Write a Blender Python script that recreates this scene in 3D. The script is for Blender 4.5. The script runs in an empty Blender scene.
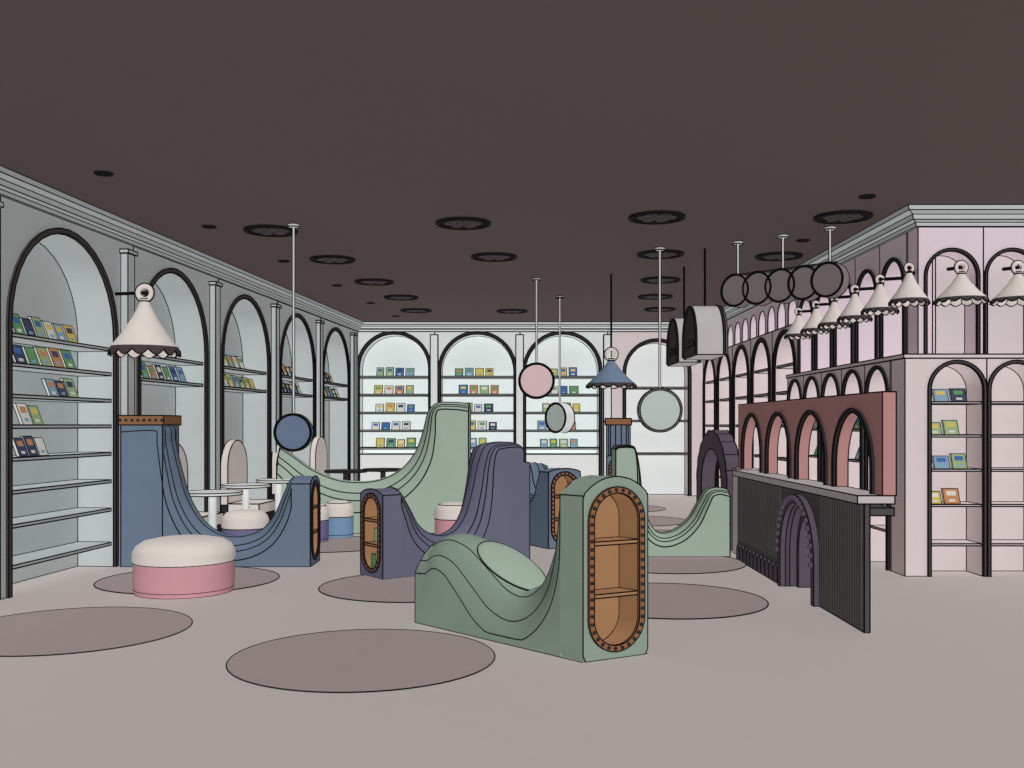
import bpy,bmesh,math,random
from mathutils import Vector
random.seed(7)
V=Vector
Z=V((0,0,1))
CEIL=3.66
sc=bpy.context.scene
sc.view_settings.view_transform='Standard'
sc.view_settings.look='None'

def lin(c):
    c=c/255.0
    return c/12.92 if c<=.04045 else ((c+.055)/1.055)**2.4
MATS={}
def mat(name,rgb,rough=.85,noise=.04,scale=6):
    m=bpy.data.materials.new(name); m.use_nodes=True
    nt=m.node_tree; b=nt.nodes['Principled BSDF']
    b.inputs['Roughness'].default_value=rough
    b.inputs['Specular IOR Level'].default_value=.08
    col=[lin(x) for x in rgb]
    if noise>0:
        tc=nt.nodes.new('ShaderNodeTexCoord'); n=nt.nodes.new('ShaderNodeTexNoise'); n.inputs['Scale'].default_value=scale
        r=nt.nodes.new('ShaderNodeValToRGB')
        r.color_ramp.elements[0].position=.3; r.color_ramp.elements[1].position=.7
        r.color_ramp.elements[0].color=[c*(1-noise) for c in col]+[1]
        r.color_ramp.elements[1].color=[min(1,c*(1+noise)) for c in col]+[1]
        nt.links.new(tc.outputs['Object'],n.inputs['Vector']); nt.links.new(n.outputs['Fac'],r.inputs['Fac'])
        nt.links.new(r.outputs['Color'],b.inputs['Base Color'])
    else: b.inputs['Base Color'].default_value=col+[1]
    m.diffuse_color=col+[1]
    MATS[name]=m
for n,c in dict(line=(8,7,8),ceiling=(81,70,69),floor=(184,175,172),rug=(156,142,141),
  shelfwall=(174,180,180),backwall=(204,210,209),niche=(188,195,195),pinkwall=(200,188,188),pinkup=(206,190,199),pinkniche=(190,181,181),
  pinkpanel=(168,124,121),white=(212,214,213),cream=(208,199,193),
  green=(128,144,132),greenl=(150,166,151),blue=(97,112,130),blueb=(112,142,172),purple=(96,98,117),purpled=(84,74,86),
  brown=(132,92,65),orange=(152,116,83),dark=(44,40,42),moulding=(66,60,60),counter=(74,71,72),ctop=(176,172,172),
  pink=(188,138,147),stoolp=(106,98,134),discdark=(122,112,114),discpale=(178,188,184),discpink=(204,178,180),discblue=(94,110,132),
  lampblue=(104,122,143),signface=(62,55,56),grille=(26,22,22),metal=(200,200,200),
  bk0=(190,170,90),bk1=(60,98,150),bk2=(196,196,190),bk3=(92,138,94),bk4=(176,124,86),bk5=(60,66,90),bk6=(140,162,118),bk7=(120,150,170)).items():
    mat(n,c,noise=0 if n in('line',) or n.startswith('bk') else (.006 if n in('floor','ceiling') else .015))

class MB:
    def __init__(s):
        s.bm=bmesh.new(); s.m=[]; s.nl=False; s.L=s.bm.faces.layers.int.new('nl'); s.xl=[]; s.skip=None
    def mi(s,n):
        if n not in s.m: s.m.append(n)
        return s.m.index(n)
    def face(s,vs,m):
        try: f=s.bm.faces.new(vs)
        except ValueError: return
        f.material_index=s.mi(m); f[s.L]=1 if s.nl else 0; f.smooth=True
    def prism(s,pts,o,u,v,w,m,ms=None):
        a=[s.bm.verts.new(o+u*x+v*y) for x,y in pts]
        b=[s.bm.verts.new(o+u*x+v*y+w) for x,y in pts]
        s.face(a,m); s.face(b[::-1],m)
        for i in range(len(pts)):
            j=(i+1)%len(pts); s.face([a[j],a[i],b[i],b[j]],ms or m)
    def box(s,x0,x1,y0,y1,z0,z1,m):
        s.prism([(x0,y0),(x1,y0),(x1,y1),(x0,y1)],V((0,0,z0)),V((1,0,0)),V((0,1,0)),V((0,0,z1-z0)),m)
    def fbox(s,o,u,n,x0,x1,z0,z1,d0,d1,m):
        s.prism([(x0,z0),(x1,z0),(x1,z1),(x0,z1)],o+n*d0,u,Z,n*(d1-d0),m)
    def lathe(s,prof,o,m,a=Z,seg=32,mf=None,mod=None):
        a=a.normalized(); t=V((1,0,0)) if abs(a.x)<.9 else V((0,1,0))
        e1=a.cross(t).normalized(); e2=a.cross(e1)
        rings=[]
        for k,(r,z) in enumerate(prof):
            if r<1e-6: rings.append([s.bm.verts.new(o+a*z)]); continue
            R=[]
            for i in range(seg):
                th=2*math.pi*i/seg; rr,zz=(r,z) if not mod else mod(k,r,z,th)
                R.append(s.bm.verts.new(o+a*zz+e1*(rr*math.cos(th))+e2*(rr*math.sin(th))))
            rings.append(R)
        for k in range(len(rings)-1):
            A,B=rings[k],rings[k+1]; mm=mf[k] if mf else m
            for i in range(seg):
                j=(i+1)%seg
                if len(A)==1 and len(B)==1: continue
                if len(A)==1: s.face([A[0],B[i],B[j]],mm)
                elif len(B)==1: s.face([A[i],A[j],B[0]],mm)
                else: s.face([A[i],A[j],B[j],B[i]],mm)
    def ell(s,c,ax,ay,az,m,seg=24,n=10):
        rings=[]
        for k in range(n+1):
            ph=-math.pi/2+math.pi*k/n
            if k in(0,n): rings.append([s.bm.verts.new(c+az*math.sin(ph))]); continue
            rings.append([s.bm.verts.new(c+az*math.sin(ph)+ax*(math.cos(ph)*math.cos(2*math.pi*i/seg))+ay*(math.cos(ph)*math.sin(2*math.pi*i/seg))) for i in range(seg)])
        for k in range(n):
            A,B=rings[k],rings[k+1]
            for i in range(seg):
                j=(i+1)%seg
                if len(A)==1: s.face([A[0],B[j],B[i]],m)
                elif len(B)==1: s.face([A[i],A[j],B[0]],m)
                else: s.face([A[i],A[j],B[j],B[i]],m)
    def ball(s,c,r,m,seg=8,n=5): s.ell(c,V((r,0,0)),V((0,r,0)),V((0,0,r)),m,seg,n)
    def torus(s,c,a,R,r,m,seg=24,k=8):
        prof=[(R+r*math.cos(2*math.pi*i/k),r*math.sin(2*math.pi*i/k)) for i in range(k+1)]
        nl=s.nl; s.nl=True; s.lathe(prof,c,m,a,seg); s.nl=nl
    def rod(s,p,q,r,m,seg=8):
        s.lathe([(0,0),(r,0),(r,(q-p).length),(0,(q-p).length)],p,m,q-p,seg)
    def ring(s,o,u,v,w,outer,inner,m,mi_):
        N=len(outer); f=lambda P,off:[s.bm.verts.new(o+u*x+v*y+off) for x,y in P]
        z0=V((0,0,0)); A=f(outer,z0);B=f(inner,z0);C=f(outer,w);D=f(inner,w)
        for i in range(N):
            j=(i+1)%N
            s.face([A[i],A[j],B[j],B[i]],m); s.face([C[j],C[i],D[i],D[j]],m)
            s.face([A[j],A[i],C[i],C[j]],m); s.face([B[i],B[j],D[j],D[i]],mi_)
    def loft(s,rows,m,close=False):
        R=[[s.bm.verts.new(p) for p in r] for r in rows]
        for a,b in zip(R[:-1],R[1:]):
            for i in range(len(a)-1): s.face([a[i],a[i+1],b[i+1],b[i]],m)
        return R
    def finish(s,name,lw=.006,ang=28):
        bm=s.bm; bmesh.ops.recalc_face_normals(bm,faces=bm.faces[:]); bm.verts.index_update()
        verts=[v.co.copy() for v in bm.verts]; faces=[];mi=[]
        for f in bm.faces: faces.append([v.index for v in f.verts]); mi.append(f.material_index)
        nb=len(faces); nv=len(verts)
        if lw>0:
            li=s.mi('line'); A=math.radians(ang); segs=[(a,b) for a,b in s.xl]
            for e in bm.edges:
                lf=e.link_faces
                if not lf or all(f[s.L] for f in lf): continue
                if len(lf)==2 and e.calc_face_angle(0)<A: continue
                if s.skip and s.skip(e.verts[0].co) and s.skip(e.verts[1].co): continue
                segs.append((e.verts[0].co.copy(),e.verts[1].co.copy()))
            for a,b in segs:
                d=b-a
                if d.length<1e-5: continue
                d.normalize(); t=Z if abs(d.z)<.8 else V((1,0,0))
                p=d.cross(t).normalized(); q=d.cross(p)
                k=len(verts)
                for P in(a-d*lw*.4,b+d*lw*.4):
                    for i in range(4):
                        th=math.pi/2*i; verts.append(P+p*(lw*math.cos(th))+q*(lw*math.sin(th)))
                for i in range(4):
                    j=(i+1)%4; faces.append([k+i,k+j,k+4+j,k+4+i]); mi.append(li)
        me=bpy.data.meshes.new(name)
        xs=[v.x for v in verts];ys=[v.y for v in verts];zs=[v.z for v in verts[:nv]]
        c=V(((min(xs)+max(xs))/2,(min(ys)+max(ys))/2,min(zs)))
        me.from_pydata([v-c for v in verts],[],faces)
        for n in s.m: me.materials.append(MATS[n])
        me.polygons.foreach_set('material_index',mi)
        me.polygons.foreach_set('use_smooth',[i<nb for i in range(len(faces))])
        me.update(); me.set_sharp_from_angle(angle=math.radians(32))
        ob=bpy.data.objects.new(name,me); ob.location=c
        sc.collection.objects.link(ob); bm.free(); return ob

def arcade(x0,x1,z0,H,ops,seg=18,rise=None):
    P=[(x0,z0)]
    for a,b,sp in ops:
        P.append((a,z0)); r=(b-a)/2; c=(a+b)/2; h=rise or r
        for i in range(seg+1):
            t=math.pi*(1-i/seg); P.append((c+r*math.cos(t),sp+h*math.sin(t)))
        P.append((b,z0))
    P+=[(x1,z0),(x1,H),(x0,H)]
    return P
def archband(a,b,z0,sp,t,seg=18):
    r=(b-a)/2;c=(a+b)/2
    P=[(a-t,z0)]+[(c+(r+t)*math.cos(math.pi*(1-i/seg)),sp+(r+t)*math.sin(math.pi*(1-i/seg))) for i in range(seg+1)]+[(b+t,z0),(b,z0)]
    P+=[(c+r*math.cos(math.pi*i/seg),sp+r*math.sin(math.pi*i/seg)) for i in range(seg+1)]+[(a,z0)]
    return P
def halfw(z,r,sp): return r if z<=sp else math.sqrt(max(0,r*r-(z-sp)**2))

def shelf_bay(mb,o,u,n,x0,x1,a,b,z0,H,sp,depth,shelves,m,mback=None,band=.05,mband='moulding',st=.03):
    mb.prism(arcade(x0,x1,z0,H,[(a,b,sp)]),o,u,Z,n*depth,m)
    mb.fbox(o,u,n,x0,x1,z0,H,depth,depth+.03,mback or m)
    if band: mb.prism(archband(a,b,z0,sp,band),o-n*.025,u,Z,n*.03,mband)
    for z in shelves:
        h=halfw(z,(b-a)/2,sp); c=(a+b)/2
        if h>.05: mb.fbox(o,u,n,c-h,c+h,z-st,z,.03,depth,m)
def books(mb,o,u,n,x0,x1,z,d,bw=.16,bh=.2,gap=.02,p=1.0):
    x=x0
    while x+bw<=x1:
        w=bw*random.uniform(.85,1.1); h=bh*random.uniform(.85,1.08)
        if random.random()<p:
            v=(Z*.93+n*.36).normalized()
            mb.prism([(x,0),(x+w,0),(x+w,h),(x,h)],o+Z*(z+.003)+n*d,u,v,n*.03,random.choice(['bk0','bk1','bk2','bk3','bk4','bk5','bk6','bk7','bk0','bk6','bk2']),'bk2')
            c=random.choice(['bk0','bk1','bk2','bk3','bk4','bk5'])
            oo=o+Z*(z+.003)+n*(d-.002)
            mb.nl=True
            mb.prism([(x+w*.2,h*.55),(x+w*.8,h*.55),(x+w*.8,h*.85),(x+w*.2,h*.85)],oo,u,v,n*-.002,c)
            mb.prism([(x+w*.3,h*.15),(x+w*.7,h*.15),(x+w*.7,h*.3),(x+w*.3,h*.3)],oo,u,v,n*-.002,random.choice(['bk2','bk7']))
            mb.nl=False
        x+=w+gap

# ---------------- room shell ----------------
mb=MB(); mb.box(-6.5,8,-1.5,21.6,-.1,0,'floor'); mb.finish('floor',0)
mb=MB(); mb.box(-6.5,8,-1.5,21.6,CEIL,CEIL+.1,'ceiling'); mb.finish('ceiling',0)
LU=V((.0919,.9958,0)); LN=V((-.9958,.0919,0))
def LP(d): return V((-5.17+.0923*d,d,0))
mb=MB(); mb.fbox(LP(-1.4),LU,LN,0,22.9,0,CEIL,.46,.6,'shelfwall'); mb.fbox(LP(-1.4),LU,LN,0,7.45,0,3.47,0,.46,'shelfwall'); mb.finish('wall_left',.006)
mb=MB(); mb.box(-3.9,7,21.25,21.4,0,CEIL,'backwall'); mb.finish('wall_back',0)
mb=MB(); mb.box(7.02,7.15,9.6,21.4,0,CEIL,'pinkwall'); mb.finish('wall_right',0)
CP=[(-.02,0),(.03,0),(.04,.04),(.08,.06),(.09,.11),(.15,.14),(.16,.188),(-.02,.188)]
def cornice(name,path,m,lw):
    mb=MB(); rows=[]
    n=len(path)
    for i,p in enumerate(path):
        p=V((p[0],p[1],0)); ds=[]
        if i>0: ds.append((p-V((*path[i-1],0))).normalized())
        if i<n-1: ds.append((V((*path[i+1],0))-p).normalized())
        # outward side chosen so the mouldings stand proud of the walls, into the room
        ns=[V((d.y,-d.x,0)) for d in ds] if name=='flip' else [V((-d.y,d.x,0)) for d in ds]
        m_=ns[0] if len(ns)==1 else (ns[0]+ns[1])/(1+ns[0].dot(ns[1]))
        rows.append([p+m_*a+Z*(3.47+b) for a,b in CP])
    R=[[mb.bm.verts.new(q) for q in r] for r in rows]
    K=len(R[0])
    for a,b in zip(R[:-1],R[1:]):
        for i in range(K): j=(i+1)%K; mb.face([a[i],a[j],b[j],b[i]],m)
    mb.face(R[0],m); mb.face(R[-1][::-1],m)
    mb.finish(name,lw,20)
a=LP(20.8); b=LP(-1.4)
cornice('trim_1',[(a.x,a.y),(b.x,b.y)],'shelfwall',.006)
cornice('trim_2',[(-3.25,20.8),(4.04,20.8)][::-1] if False else [(4.04,20.8),(-3.25,20.8)],'backwall',.010)
cornice('trim_3',[(4.04,20.8),(4.04,9.8),(7,9.8)][::-1],'shelfwall',.006)

# ---------------- left bookcases ----------------
starts=[6.05,8.45,10.84,13.24,15.64,18.04]
for i,s0 in enumerate(starts):
    d=s0+1.2; o=LP(s0); lw=.0007*d; P=2.4
    mb=MB()
    sh=[.26,.62,.92,1.21,1.5,1.77,2.05,2.31] if i<2 else [2.03,2.31]
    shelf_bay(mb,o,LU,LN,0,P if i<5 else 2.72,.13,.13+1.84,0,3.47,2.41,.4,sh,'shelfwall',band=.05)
    for (x0,x1,z0,z1,pr) in [(2.12,2.27,0,3.34,.08),(2.09,2.30,3.34,3.38,.1)]:
        mb.fbox(o,LU,LN,x0,x1,z0,z1,-pr,0,'shelfwall')
    mb.finish('arched_bookcase',lw)
    bk=MB()
    if i==1:
        books(bk,o,LU,LN,.2,1.55,2.31,.1,gap=.03); books(bk,o,LU,LN,.2,1.6,2.05,.1,gap=.04)
        books(bk,o,LU,LN,.95,1.62,1.77,.1); books(bk,o,LU,LN,.5,.95,1.5,.1); books(bk,o,LU,LN,.45,1.05,1.21,.1)
    elif i==0: books(bk,o,LU,LN,.3,1.6,2.05,.1)
    else:
        books(bk,o,LU,LN,.25,1.3,2.31,.1,gap=.05); books(bk,o,LU,LN,.25,1.75,2.03,.1,gap=.05)
    bk.finish('shelf_books',lw*.6)

# ---------------- back bookcases ----------------
U=V((1,0,0)); N=V((0,1,0))
ob_=V((0,20.8,0))
bays=[(-3.3,-1.63,-3.22,-1.76,'backwall'),(-1.63,.17,-1.50,.04,'backwall'),(.17,2.02,.29,1.84,'backwall'),(2.02,4.04,2.4,3.72,'pinkwall')]
for i,(x0,x1,a,b,m) in enumerate(bays):
    r=(b-a)/2; sp=3.42-r if i<3 else 3.26-r
    mb=MB()
    shelf_bay(mb,ob_,U,N,x0,x1,a,b,0,3.47,sp,.4,[1.02,1.39,1.77,2.15,2.53] if i<3 else [.9,1.6,2.3],m,'backwall',band=.06,mband='dark')
    if i<3:
        mb.fbox(ob_,U,N,a,b,0,.88,.02,.4,'white')
        mb.fbox(ob_,U,N,x1-.09,x1+.07,0,3.4,-.08,-.001,'backwall')
    mb.finish('arched_bookcase',.012)
    if i<3:
        bk=MB()
        for z in [1.02,1.39,1.77,2.15,2.53]:
            c=(a+b)/2
            books(bk,ob_,U,N,c-.52+random.uniform(0,.15),c+.58-random.uniform(0,.2),z,.1,.17,.2,.05)
        bk.finish('shelf_books',.007)

# ---------------- right display structure ----------------
NX=V((1,0,0)); UY=V((0,1,0))
mb=MB(); of=V((0,9.75,0))
edges=[3.89,4.70,5.28,5.86,6.99]
for i in range(4):
    x0,x1=edges[i],edges[i+1]; aa=4.14 if i==0 else x0+.03; bb=aa+.52
    shelf_bay(mb,of,U,N,x0,x1,aa,bb,0,2.16,1.85,.35,[.32,.71,1.06,1.4,1.73],'pinkwall','pinkniche',band=.03,st=.02)
mb.box(3.87,6.99,9.73,13.9,2.16,2.2,'pinkwall')
os_=V((3.89,0,0))
e=[10.1+.76*i for i in range(6)]
for i in range(5):
    shelf_bay(mb,os_,UY,NX,e[i],e[i+1],e[i]+.08,e[i+1]-.08,0,2.16,1.8,.3,[.4,.75,1.1,1.45,1.8],'pinkwall','white',band=.03,mband='dark',st=.02)
mb.box(4.2,6.99,13.8,13.9,0,2.16,'pinkwall')
ou=V((0,9.8,0)); ex=[4.04,4.69,5.25,5.81,6.37,6.99]
for i in range(5):
    aa=4.12 if i==0 else ex[i]+.03; bb=aa+.5
    shelf_bay(mb,ou,U,N,ex[i],ex[i+1],aa,bb,2.2,3.47,2.98,.25,[],'pinkup','pinkniche',band=.025)
oz=V((4.04,0,0)); y=10.05
n=5; step=(13.9-10.05)/n
for i in range(n):
    y0=y+step*i
    shelf_bay(mb,oz,UY,NX,y0,y0+step,y0+.08,y0+step-.08,2.2,3.47,2.93,.25,[],'pinkup','white',band=.03,mband='dark')
mb.finish('arched_display_cabinet',.007)
mb=MB()
n=12; step=(20.8-13.9)/n
ops=[(13.9+step*i+.07,13.9+step*(i+1)-.07,3.12) for i in range(n)]
mb.prism(arcade(13.9,20.8,2.95,3.47,ops),oz,UY,Z,NX*.2,'pinkup')
mb.fbox(oz,UY,NX,13.9,20.8,2.95,3.47,.2,.23,'white')
n=5; step=(20.8-13.9)/n
for i in range(n):
    y0=13.9+step*i
    shelf_bay(mb,oz,UY,NX,y0,y0+step,y0+.14,y0+step-.14,0,2.95,2.3,.4,[.5,1,1.5,2.0,2.4],'pinkwall','white',band=.06,mband='dark')
mb.finish('arched_bookcase',.011)
bk=MB()
for z,x in [(1.73,4.22),(1.4,4.16),(1.06,4.22),(.71,4.16)]:
    books(bk,of,U,N,x,x+.4,z,.08,.15,.15,.03)
for i in range(5):
    for z in (1.1,1.45): books(bk,os_,UY,NX,e[i]+.12,e[i+1]-.1,z,.08,.14,.16,.03)
bk.finish('shelf_books',.004)

# ---------------- counter ----------------
mb=MB(); oc=V((2.54,0,0))
mb.prism(arcade(7.1,11.07,0,.93,[(8.2,9.15,.34)]),oc,UY,Z,NX*.04,'counter')
mb.fbox(oc,UY,NX,7.1,11.1,.93,.99,-.05,.22,'ctop')
mb.nl=True
y=7.14
while y<8.1: mb.fbox(oc,UY,NX,y,y+.04,.02,.92,-.012,0,'counter'); y+=.055
y=9.3
while y<11.0: mb.fbox(oc,UY,NX,y,y+.045,.22,.92,-.012,0,'counter'); y+=.06
mb.nl=False
mb.prism(archband(8.2,9.15,0,.34,.07),oc-NX*.05,UY,Z,NX*.2,'purpled')
mb.prism(archband(8.27,9.08,0,.34,.05),oc+NX*.1,UY,Z,NX*.25,'purpled')
mb.nl=True
for i in range(22):
    t=math.pi*i/21; mb.ball(V((2.47,8.675+.52*math.cos(t),.34+.52*math.sin(t))),.022,'purpled')
mb.nl=False
for i in range(11):
    y0=9.32+i*.155
    mb.prism([(y0,.0)]+[(y0+.07+.07*math.cos(math.pi*(1-j/8)),.1+.07*math.sin(math.pi*(1-j/8))) for j in range(9)]+[(y0+.14,0)],oc-NX*.03,UY,Z,NX*.03,'purpled')
mb.box(2.74,2.84,7.95,8.05,0,.93,'pinkwall'); mb.box(2.74,2.84,10.8,10.9,0,.93,'pinkwall')
mb.box(2.6,2.95,7.6,8.3,.8,.86,'counter')
ops=[(7.28+1.08*i,7.28+1.08*i+.84,1.18) for i in range(4)]
mb.prism(arcade(7.1,11.6,.99,1.74,ops,rise=.42),V((2.67,0,0)),UY,Z,NX*.1,'pinkpanel')
for a,b,sp in ops: mb.prism(archband(a,b,.99,sp,.03),V((2.645,0,0)),UY,Z,NX*.03,'dark')
mb.box(2.6,2.86,11.1,11.6,0,.99,'pinkwall')
mb.finish('service_counter',.0055)

# ---------------- curved slide bookcases ----------------
def smooth(K,n=7):
    out=[]
    for i in range(len(K)-1):
        p0=K[max(0,i-1)];p1=K[i];p2=K[i+1];p3=K[min(len(K)-1,i+2)]
        for j in range(n):
            t=j/n; q=[]
            for c in(0,1):
                m1=(p2[c]-p0[c])/2; m2=(p3[c]-p1[c])/2
                q.append((2*t**3-3*t*t+1)*p1[c]+(t**3-2*t*t+t)*m1+(-2*t**3+3*t*t)*p2[c]+(t**3-t*t)*m2)
            out.append(tuple(q))
    out.append(K[-1]); return out
def offset(P,d,s0,L,wt=.3):
    zs=[p[1] for p in P]; z0,z1=min(zs),max(zs); Q=[]
    for i,p in enumerate(P):
        a=P[max(0,i-2)];b=P[min(len(P)-1,i+2)]
        tx,tz=b[0]-a[0],b[1]-a[1]; l=math.hypot(tx,tz) or 1
        nx,nz=tz/l,-tx/l
        f=(p[1]-z0)/(z1-z0+1e-6); k=1+(wt-1)*f**.8
        s=p[0]+nx*d*k; z=p[1]+nz*d*k
        if i==0: s=s0; z=p[1]-d*k
        if i==len(P)-1: s=L
        Q.append([min(max(s,s0),L),max(z,.05)])
    for i in range(1,len(Q)): Q[i][0]=max(Q[i][0],Q[i-1][0]+1e-4)
    Q[-1][0]=max(L,Q[-2][0])
    return Q
def stadium(W,z0,z1,n=18):
    r=W/2; P=[]
    for i in range(n+1): t=math.pi*i/n; P.append((r*math.cos(t),z1-r+r*math.sin(t)))
    m=6
    for i in range(1,m): P.append((-r,z1-r+(z0+r-z1+r)*i/m))
    for i in range(n+1): t=math.pi+math.pi*i/n; P.append((r*math.cos(t),z0+r+r*math.sin(t)))
    for i in range(1,m): P.append((r,z0+r+(z1-r-z0-r)*i/m))
    return P
WS=[0,.03,.09,.17,.27,.38,.5,.62,.73,.83,.91,.97,1]
OS=[1,.84,.62,.38,.18,.05,0,.05,.18,.38,.62,.84,1]
def osf(f):
    f=min(max(f,0),1)
    for i in range(12):
        if f<=WS[i+1]: return OS[i]+(OS[i+1]-OS[i])*(f-WS[i])/(WS[i+1]-WS[i])
    return 1
def shelf_end(mb,o,wu,W,H,u,dep,m,drop,shelves=2,mg=.05):
    c=o+wu*(W/2); iw=W-2*mg-.02; HT=H-.05-drop*.35
    inner=stadium(iw,.07,HT); cz=H/2
    def inside(x,z):
        hw=W/2
        return abs(x)<=hw and 0<=z<=H-drop*osf(x/W+.5)
    outer=[]
    for x,z in inner:
        lo,hi=1,12
        for _ in range(26):
            md=(lo+hi)/2
            if inside(x*md,cz+(z-cz)*md): lo=md
            else: hi=md
        outer.append((x*lo,cz+(z-cz)*lo))
    mb.nl=True
    mb.ring(c,wu,Z,u*dep,outer,inner,m,'orange')
    mb.nl=False
    for i in range(len(outer)):
        j=(i+1)%len(outer)
        mb.xl.append((c+wu*outer[i][0]+Z*outer[i][1],c+wu*outer[j][0]+Z*outer[j][1]))
    mb.prism(inner,c+u*(dep-.02),wu,Z,u*.015,'orange')
    i2=stadium(iw-.03,.085,HT-.015); o2=stadium(iw+.05,.045,HT+.025)
    mb.ring(c-u*.012,wu,Z,u*.014,o2,i2,'brown','brown')
    mb.nl=True
    mid=stadium(iw+.01,.065,HT+.005,20)
    tot=0;acc=[0]
    for i in range(len(mid)):
        a=mid[i];b=mid[(i+1)%len(mid)]; tot+=math.hypot(a[0]-b[0],a[1]-b[1]); acc.append(tot)
    nb=int(tot/.052)
    for k in range(nb):
        t=tot*k/nb; i=max(j for j in range(len(acc)) if acc[j]<=t); i=min(i,len(mid)-1)
        a=mid[i];b=mid[(i+1)%len(mid)]; f=(t-acc[i])/max(1e-6,acc[i+1]-acc[i])
        mb.ball(c+wu*(a[0]+(b[0]-a[0])*f)+Z*(a[1]+(b[1]-a[1])*f)-u*.014,.014,'dark',6,4)
    mb.nl=False
    for k in range(shelves):
        z=.07+(HT-.07)*(k+1)/(shelves+1)
        mb.fbox(c,wu,u,-iw/2+.005,iw/2-.005,z-.012,z+.012,.01,dep-.02,'orange')
def slide(name,O,u,w,K,m,lw,end=True,D=.28,wt=.3,cap=None,pad=None,shelves=2,lines=(0,2,3,5,7,9,10,12)):
    mb=MB(); u=u.normalized(); W=w.length; wu=w.normalized()
    s0=.2 if end else 0; L=K[-1][0]; H=K[0][1]
    P=[p for p in smooth(K) if p[0]>=s0]
    if end: P=[(s0,H)]+[p for p in P if p[0]>s0+.01]
    rows=[]
    for f,of_ in zip(WS,OS):
        Q=offset(P,of_*D,s0,L,wt)
        rows.append([O+wu*(W*f)+u*s+Z*z for s,z in Q])
    R=mb.loft(rows,m)
    def down(row): return [mb.bm.verts.new(V((row[0].co.x,row[0].co.y,0))),mb.bm.verts.new(V((row[-1].co.x,row[-1].co.y,0)))]
    d0=down(R[0]); d1=down(R[-1])
    mb.face([d0[0]]+R[0]+[d0[1]],m); mb.face([d1[0]]+R[-1]+[d1[1]],m)
    mb.face([d0[0]]+[r[0] for r in R]+[d1[0]],m); mb.face([d0[1]]+[r[-1] for r in R]+[d1[1]],m)
    mb.face([d0[0],d0[1],d1[1],d1[0]],m)
    for k in lines:
        r=rows[k]
        for a,b in zip(r[:-1],r[1:]): mb.xl.append((a,b))
    if end:
        pn=Z.cross(wu); den=u.dot(pn)
        mb.skip=lambda p: abs((p-O).dot(pn)/den-s0)<2e-3
        shelf_end(mb,O,wu,W,H,u,s0,m,D*wt,shelves)
        for q in (O,O+w): mb.xl.append((q,q+u*s0))
        for q in (O,O+w): mb.xl.append((q+Z*(H-D*wt),q+Z*(H-D*wt)+u*s0))
    if cap:
        a,b,z=cap
        mb.fbox(O,u,wu,a,b,0,z,-.001,W+.001,m)
        mb.fbox(O,u,wu,a-.02,b+.02,z,z+.1,-.02,W+.02,'brown')
        mb.nl=True
        n=int((b-a)/.06)
        for i in range(n+1): mb.ball(O+u*(a+(b-a)*i/n)-wu*.025+Z*(z+.05),.018,'dark',6,4)
        mb.nl=False
    if pad:
        s,z,sl,rs,rw=pad
        t=V((u.x*math.cos(sl),u.y*math.cos(sl),math.sin(sl))); nn=t.cross(wu).normalized()
        if nn.z<0: nn=-nn
        c=O+u*s+wu*(W/2)+Z*z
        mb.ell(c,t*rs,wu*rw,nn*.045,'greenl',32,12)
        for i in range(40):
            q=[c+t*rs*math.cos(x)+wu*rw*math.sin(x)+nn*.006 for x in(2*math.pi*i/40,2*math.pi*(i+1)/40)]
            mb.xl.append((q[0],q[1]))
    return mb.finish(name,lw,40)

slide('slide_bookcase',V((.448,6.21,0)),V((-1.18,1.26,0)),V((.44,.24,0)),
  [(0,1.17),(.15,1.175),(.25,1.155),(.33,1.05),(.39,.86),(.46,.64),(.56,.47),(.70,.38),(.86,.40),(1.05,.51),(1.26,.63),(1.45,.68),(1.60,.67),(1.73,.62)],'green',.0045,D=.36,wt=.33,
  pad=(.98,.49,.50,.31,.19),lines=(0,2,4,8,10,12))
slide('slide_bookcase',V((-2.13,10.4,0)),V((-1,0,0)),V((0,.5,0)),
  [(0,.95),(.12,.97),(.24,.93),(.33,.76),(.43,.54),(.57,.38),(.78,.31),(1.0,.33),(1.2,.46),(1.36,.72),(1.46,1.05),(1.52,1.3),(1.58,1.5),(2.0,1.5)],'blue',.0068,cap=(1.56,2.0,1.5),D=.24)
slide('slide_bookcase',V((-1.25,9.53,0)),V((.8,.6,0)),V((-.27,.36,0)),
  [(0,.87),(.15,.89),(.28,.85),(.40,.68),(.53,.48),(.72,.38),(.92,.40),(1.06,.54),(1.16,.80),(1.24,1.10),(1.33,1.27),(1.48,1.31),(1.70,1.31),(1.78,1.24),(1.8,1.1)],'purple',.0064,D=.26,wt=.2)
slide('slide_bookcase',V((-.60,13.6,0)),V((-1,0,0)),V((0,.6,0)),
  [(0,1.8),(.2,1.82),(.45,1.81),(.58,1.68),(.66,1.4),(.77,1.12),(.95,.9),(1.2,.76),(1.5,.71),(1.85,.74),(2.2,.88),(2.45,1.05),(2.65,1.18)],'greenl',.0095,end=False,D=.42,wt=.25)
slide('slide_bookcase',V((2.48,11.2,0)),V((-1,0,0)),V((0,.45,0)),
  [(0,.76),(.12,.78),(.24,.74),(.33,.6),(.44,.42),(.6,.29),(.78,.26),(.9,.4),(.97,.7),(1.01,1.02),(1.05,1.2),(1.1,1.26),(1.28,1.26),(1.3,1.22)],'greenl',.0078,end=False,D=.14,wt=.15)
slide('slide_bookcase',V((.44,11.9,0)),V((-.5,.87,0)),V((.4,.2,0)),
  [(0,.97),(.2,.97),(.32,.85),(.45,.68),(.6,.72),(.72,.98),(.86,1.0),(1,.85)],'blue',.008,D=.14)
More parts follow.
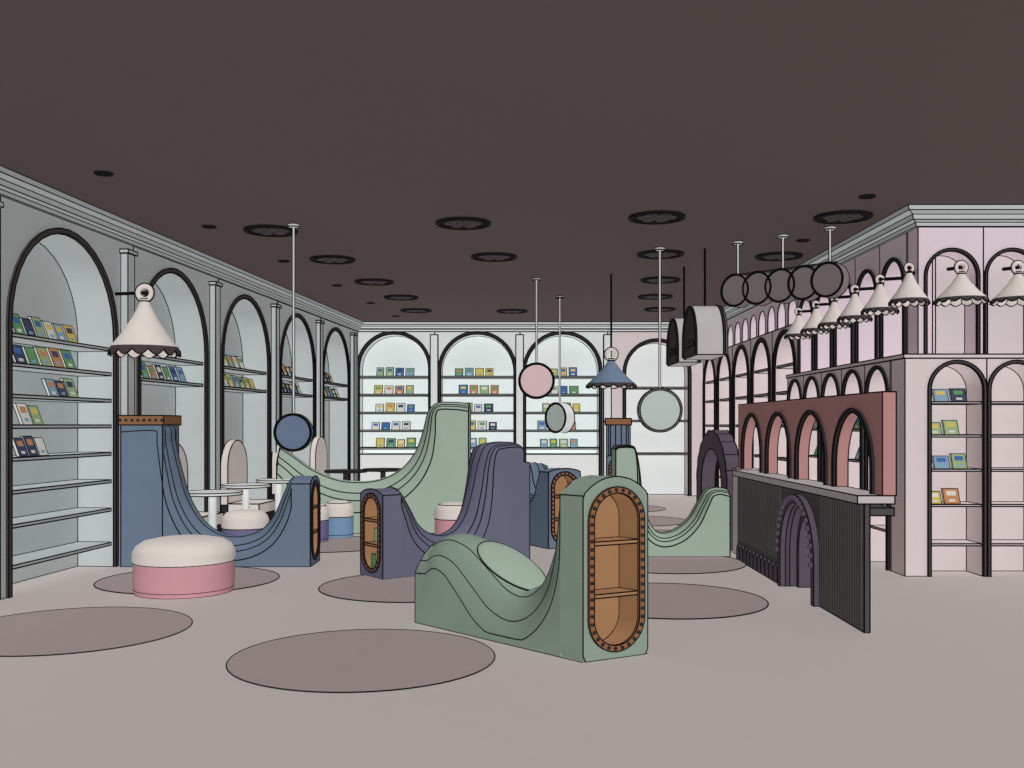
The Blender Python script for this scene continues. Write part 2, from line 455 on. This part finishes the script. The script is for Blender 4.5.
slide('slide_bookcase',V((1.4,14.6,0)),V((.1,.99,0)),V((.36,0,0)),
  [(0,1.05),(.22,1.06),(.32,1.15),(.40,1.4),(.46,1.5),(.85,1.5)],'blue',.0095,D=.05,shelves=1,cap=(.46,.85,1.5))

bk=MB()
for (a,b,z0,z1,c) in [(.12,.2,.08,.25,'bk0'),(.2,.3,.08,.22,'bk3'),(.14,.24,.345,.48,'bk6')]:
    bk.fbox(V((-1.25,9.53,0)),V((-.6,.8,0)),V((.8,.6,0)),a,b,z0,z1,.04,.15,c)
bk.finish('shelf_books',.004)

# ---------------- stools ----------------
def stool(x,y,r,mb_,lw):
    mb=MB()
    prof=[(0,0),(r*.94,0),(r*.96,.03),(r*.98,.13),(r*.97,.27),(r*.985,.285),(r*1.0,.32),(r*.985,.37),(r*.92,.42),(r*.78,.46),(r*.5,.485),(0,.495)]
    mf=[mb_]*4+['cream']*7
    mb.lathe(prof,V((x,y,0)),mb_,seg=48,mf=mf)
    mb.torus(V((x,y,.277)),Z,r*.975,lw,'line',40,6)
    mb.torus(V((x,y,.04)),Z,r*.965,lw*.6,'line',40,6)
    mb.finish('round_stool',lw)
stool(-2.96,8.9,.45,'pink',.005)
stool(-3.18,11.75,.28,'stoolp',.007)
stool(-2.55,12.7,.19,'stoolp',.007)
stool(-2.32,13.2,.2,'blueb',.007)
stool(-.75,12.9,.27,'pink',.007)
# ---------------- tables ----------------
def table(x,y,r,m,lw):
    mb=MB(); mb.lathe([(0,0),(.2,0),(.2,.02),(.05,.05),(.045,.7),(.08,.72),(r,.72),(r,.75),(0,.75)],V((x,y,0)),m,seg=32)
    mb.finish('cafe_table',lw)
table(-3.36,11.05,.33,'white',.006); table(-3.35,12.4,.3,'white',.006); table(-3.2,13.5,.3,'white',.006)
table(-2.75,16.3,.35,'dark',.006); table(-2.2,16.8,.35,'dark',.006)
# ---------------- armchairs ----------------
for s0 in (11.25,13.25,15.3,17.3):
    o=LP(s0); mb=MB(); c=.38; n=LN
    r=.36
    A=[(c-r,.42)]+[(c+r*math.cos(math.pi*(1-i/16)),.93+r*math.sin(math.pi*(1-i/16))) for i in range(17)]+[(c+r,.42)]
    mb.prism(A,o-n*.12,LU,Z,n*.1,'cream')
    mb.fbox(o,LU,n,c-.38,c+.38,.3,.44,-.56,-.13,'cream')
    mb.fbox(o,LU,n,c-.37,c+.37,.18,.3,-.54,-.13,'dark')
    for a in (c-.36,c+.32):
        for dd in (-.52,-.2): mb.fbox(o,LU,n,a,a+.04,0,.18,dd,dd+.04,'dark')
        mb.fbox(o,LU,n,a,a+.04,.3,.42,-.13,-.03,'dark')
    mb.finish('arched_back_armchair',.009)

# ---------------- rugs ----------------
for x,y,r in [(-.96,6.36,.85),(-3.25,7.23,.86),(-3.13,9.55,.85),(-.93,9.15,.85),(1.31,8.45,.86),(1.68,10.75,.85),(-2.3,12.4,.85),(1.9,13.2,.85),(1.9,15.4,.85),(1.9,17.7,.85),(-.6,11.6,.7)]:
    mb=MB(); mb.lathe([(0,.004),(r,.004),(r,.001)],V((x,y,0)),'rug',seg=72); mb.finish('round_rug',.004 if y<8 else .006)

# ---------------- hanging discs ----------------
def disc(x,y,z,r,m,ax=V((0,-1,0)),rod=True,th=.1,name='hanging_disc_sign',lw=None,side='white'):
    mb=MB(); lw=lw or .0007*y; c=V((x,y,z)); a=ax.normalized()
    mb.lathe([(0,-th/2),(r,-th/2),(r,th/2),(r*.93,th/2),(r*.93,th/2-.012),(0,th/2-.012)],c,m,a,40,mf=[m,side,side,side,m])
    if rod:
        mb.nl=True; mb.rod(V((x,y,z+r)),V((x,y,CEIL)),.010,'metal'); 
        for s in(-.013,.013): mb.rod(V((x+s,y,z+r)),V((x+s,y,CEIL)),.0045,'line',6)
        mb.nl=False
        mb.lathe([(0,0),(.06,0),(.06,.03),(0,.03)],V((x,y,CEIL-.03)),'metal',seg=16)
    mb.finish(name,lw)
disc(-2.35,10.6,1.42,.2,'discblue',side='discblue')
disc(.36,14.5,2.15,.26,'discpink',side='discpink')
disc(.80,16.5,1.62,.25,'discpale',V((-.75,-.65,0)),th=.2)
disc(1.80,12.0,1.68,.265,'discpale')
for i,(y,rd) in enumerate([(11.6,1),(11.4,0),(11.2,1),(10.98,0),(10.75,1)]):
    disc([2.66,2.87,3.08,3.28,3.47][i],y,3.08,.19,'discdark',V((-.72,-.69,0)),rod=bool(rd),th=.14,name='hanging_drum_lamp',side='discdark')
mb=MB(); mb.rod(V((2.6,11.66,3.27)),V((3.53,10.69,3.27)),.012,'dark'); mb.finish('drum_lamp_rail',0)

# ---------------- cone lamps ----------------
def cone(c,R,H,m,lw,wall=None,ceil=False,name='cone_shade_lamp',ringax=V((0,-1,0))):
    mb=MB()
    def mod(k,r,z,th):
        if k in(6,7): return (r,z-abs(math.sin(7*th))*H*.11)
        return (r,z)
    mb.lathe([(0,H*1.04),(R*.13,H*1.02),(R*.16,H*.95),(R*.34,H*.68),(R*.66,H*.32),(R*.96,H*.05),(R*1.02,-H*.03),(R*.98,-H*.03),(R*.62,H*.27),(R*.1,H*.9)],c,m,seg=84,mod=mod,
       mf=[m,m,m,m,m,'moulding','moulding','cream','cream'])
    mb.torus(c+Z*(H+R*.26),ringax,R*.2,R*.075,'cream')
    mb.torus(c+Z*(H+R*.26),ringax,R*.285,R*.025,'line')
    mb.lathe([(0,H),(R*.15,H),(R*.13,H+R*.08),(0,H+R*.1)],c,'cream',seg=16)
    if wall is not None: mb.rod(c+Z*(H+R*.26),wall,.012,'dark')
    if ceil: mb.rod(c+Z*(H+R*.4),V((c.x,c.y,CEIL)),.006,'dark')
    mb.nl=True; mb.ball(c+Z*H*.35,R*.2,'cream',16,8); mb.nl=False
    mb.finish(name,lw,32)
cone(V((-3.84,10.3,2.29)),.35,.5,'cream',.006,wall=V((-4.22,10.45,2.89)))
cone(V((1.42,14.1,2.08)),.35,.34,'lampblue',.009,ceil=True,name='pendant_lamp')
for x in (4.34,4.89,5.45,6.0): cone(V((x,9.52,2.71)),.24,.25,'cream',.006,wall=V((x,9.8,3.05)))
for y in (9.45,10.2,10.95,11.65,12.35,13.1): cone(V((3.81,y,2.69)),.18,.27,'cream',.006,wall=V((4.04,max(y,9.9),3.02)))

# ---------------- ceiling lights ----------------
rings=[(-2.67,10.9),(-.52,10.5),(1.50,10.2),(3.42,10.18),(-2.33,12.8),(-.23,12.6),(1.87,12.4),(3.40,12.55),(-2.07,14.8),(2.2,14.6),(-1.87,16.6),(2.4,16.5),(-1.8,18.5),(2.75,18.3),(.0,18.6)]
for x,y in rings:
    mb=MB(); o=V((x,y,CEIL))
    mb.lathe([(0,-.004),(.29,-.004),(.29,-.022),(.25,-.026),(.235,-.009),(.0,-.009)],o,'grille',seg=36)
    for i in range(6):
        t=math.pi*i/3; mb.torus(o+V((.14*math.cos(t),.14*math.sin(t),-.014)),Z,.055,.01,'moulding',14,6)
    mb.torus(o+Z*-.014,Z,.05,.01,'moulding',14,6)
    mb.finish('ceiling_light',.005)
for x,y in [(-3.5,8.44),(-3.29,10.7),(3.35,9.29),(-3.0,12.95),(3.4,11.5),(-2.7,15.2),(-2.5,17.4),(-2.3,19.5)]:
    mb=MB(); mb.lathe([(0,-.003),(.05,-.003),(.055,-.012),(.075,-.012),(.078,-.001)],V((x,y,CEIL)),'grille',seg=20); mb.finish('recessed_spotlight',.003)

# ---------------- arch signs ----------------
def sign(x,y,z,wy,h,tx):
    mb=MB(); r=wy/2
    A=[(y,z)]+[(y+r+r*math.cos(math.pi*(1-i/18)),z+h-r+r*math.sin(math.pi*(1-i/18))) for i in range(19)]+[(y+wy,z)]
    mb.prism(A,V((x,0,0)),UY,Z,NX*tx,'signface','ctop')
    mb.prism(archband(y+.02,y+wy-.02,z+.02,z+h-r,.02),V((x-.02,0,0)),UY,Z,NX*.02,'dark')
    mb.prism(archband(y,y+wy,z,z+h-r,.012),V((x+tx-.05,0,0)),UY,Z,NX*.03,'dark')
    for i in range(5):
        yy=y+wy*(.2+.12*i); mb.fbox(V((x,0,0)),UY,NX,yy,yy+wy*.06,z+h*.2,z+h*(.34 if i%2 else .28),-.012,0,'cream')
    mb.rod(V((x+tx/2,y+r,z+h)),V((x+tx/2,y+r,CEIL)),.008,'dark')
    mb.finish('arch_sign_box',.007)
sign(2.18,11.6,2.33,.9,.62,.36)
sign(2.2,13.0,2.33,.9,.62,.3)

# ---------------- play archway ----------------
mb=MB(); p0=V((2.56,11.75,0)); p1=V((2.46,13.1,0)); g=(p1-p0); Wg=g.length; g.normalize(); gn=V((g.y,-g.x,0))
r=Wg/2; P=[(0,0)]
for i in range(61):
    t=math.pi*(1-i/60); rr=r*(1+.03*abs(math.sin(10*t))); P.append((r+rr*math.cos(t),1.42-r+rr*math.sin(t)))
P+=[(Wg,0),(Wg-.25,0)]
ri=r-.22
P+=[(r+ri*math.cos(math.pi*i/24),1.42-r+ri*math.sin(math.pi*i/24)) for i in range(25)]+[(.22,0)]
mb.prism(P,p0,g,Z,gn*.18,'purpled')
mb.finish('play_archway',.008)

# ---------------- lights ----------------
def sun(name,dr,e,col=(1,1,1)):
    l=bpy.data.lights.new(name,'SUN'); l.energy=e; l.color=col; l.angle=.1; l.use_shadow=False
    try: l.cycles.cast_shadow=False
    except Exception: pass
    o=bpy.data.objects.new(name,l); sc.collection.objects.link(o)
    o.rotation_euler=V(dr).to_track_quat('-Z','Y').to_euler(); o.location=(0,4,3)
sun('key_sun',(-.35,.8,-.5),2.5)
sun('fill_sun_down',(.1,.1,-1),.85)
sun('fill_sun_up',(.1,.3,1),1.55)
sun('fill_sun_side',(1,.1,-.1),.25)
w=bpy.data.worlds.new('w'); sc.world=w; w.use_nodes=True
w.node_tree.nodes['Background'].inputs[0].default_value=(1,1,1,1); w.node_tree.nodes['Background'].inputs[1].default_value=.45

cam=bpy.data.cameras.new('camera'); co=bpy.data.objects.new('camera',cam); sc.collection.objects.link(co)
co.location=(0,0,1.5); co.rotation_euler=(math.radians(90),0,0)
cam.sensor_width=36; cam.lens=34.63; cam.shift_y=.04; cam.clip_end=200
sc.camera=co
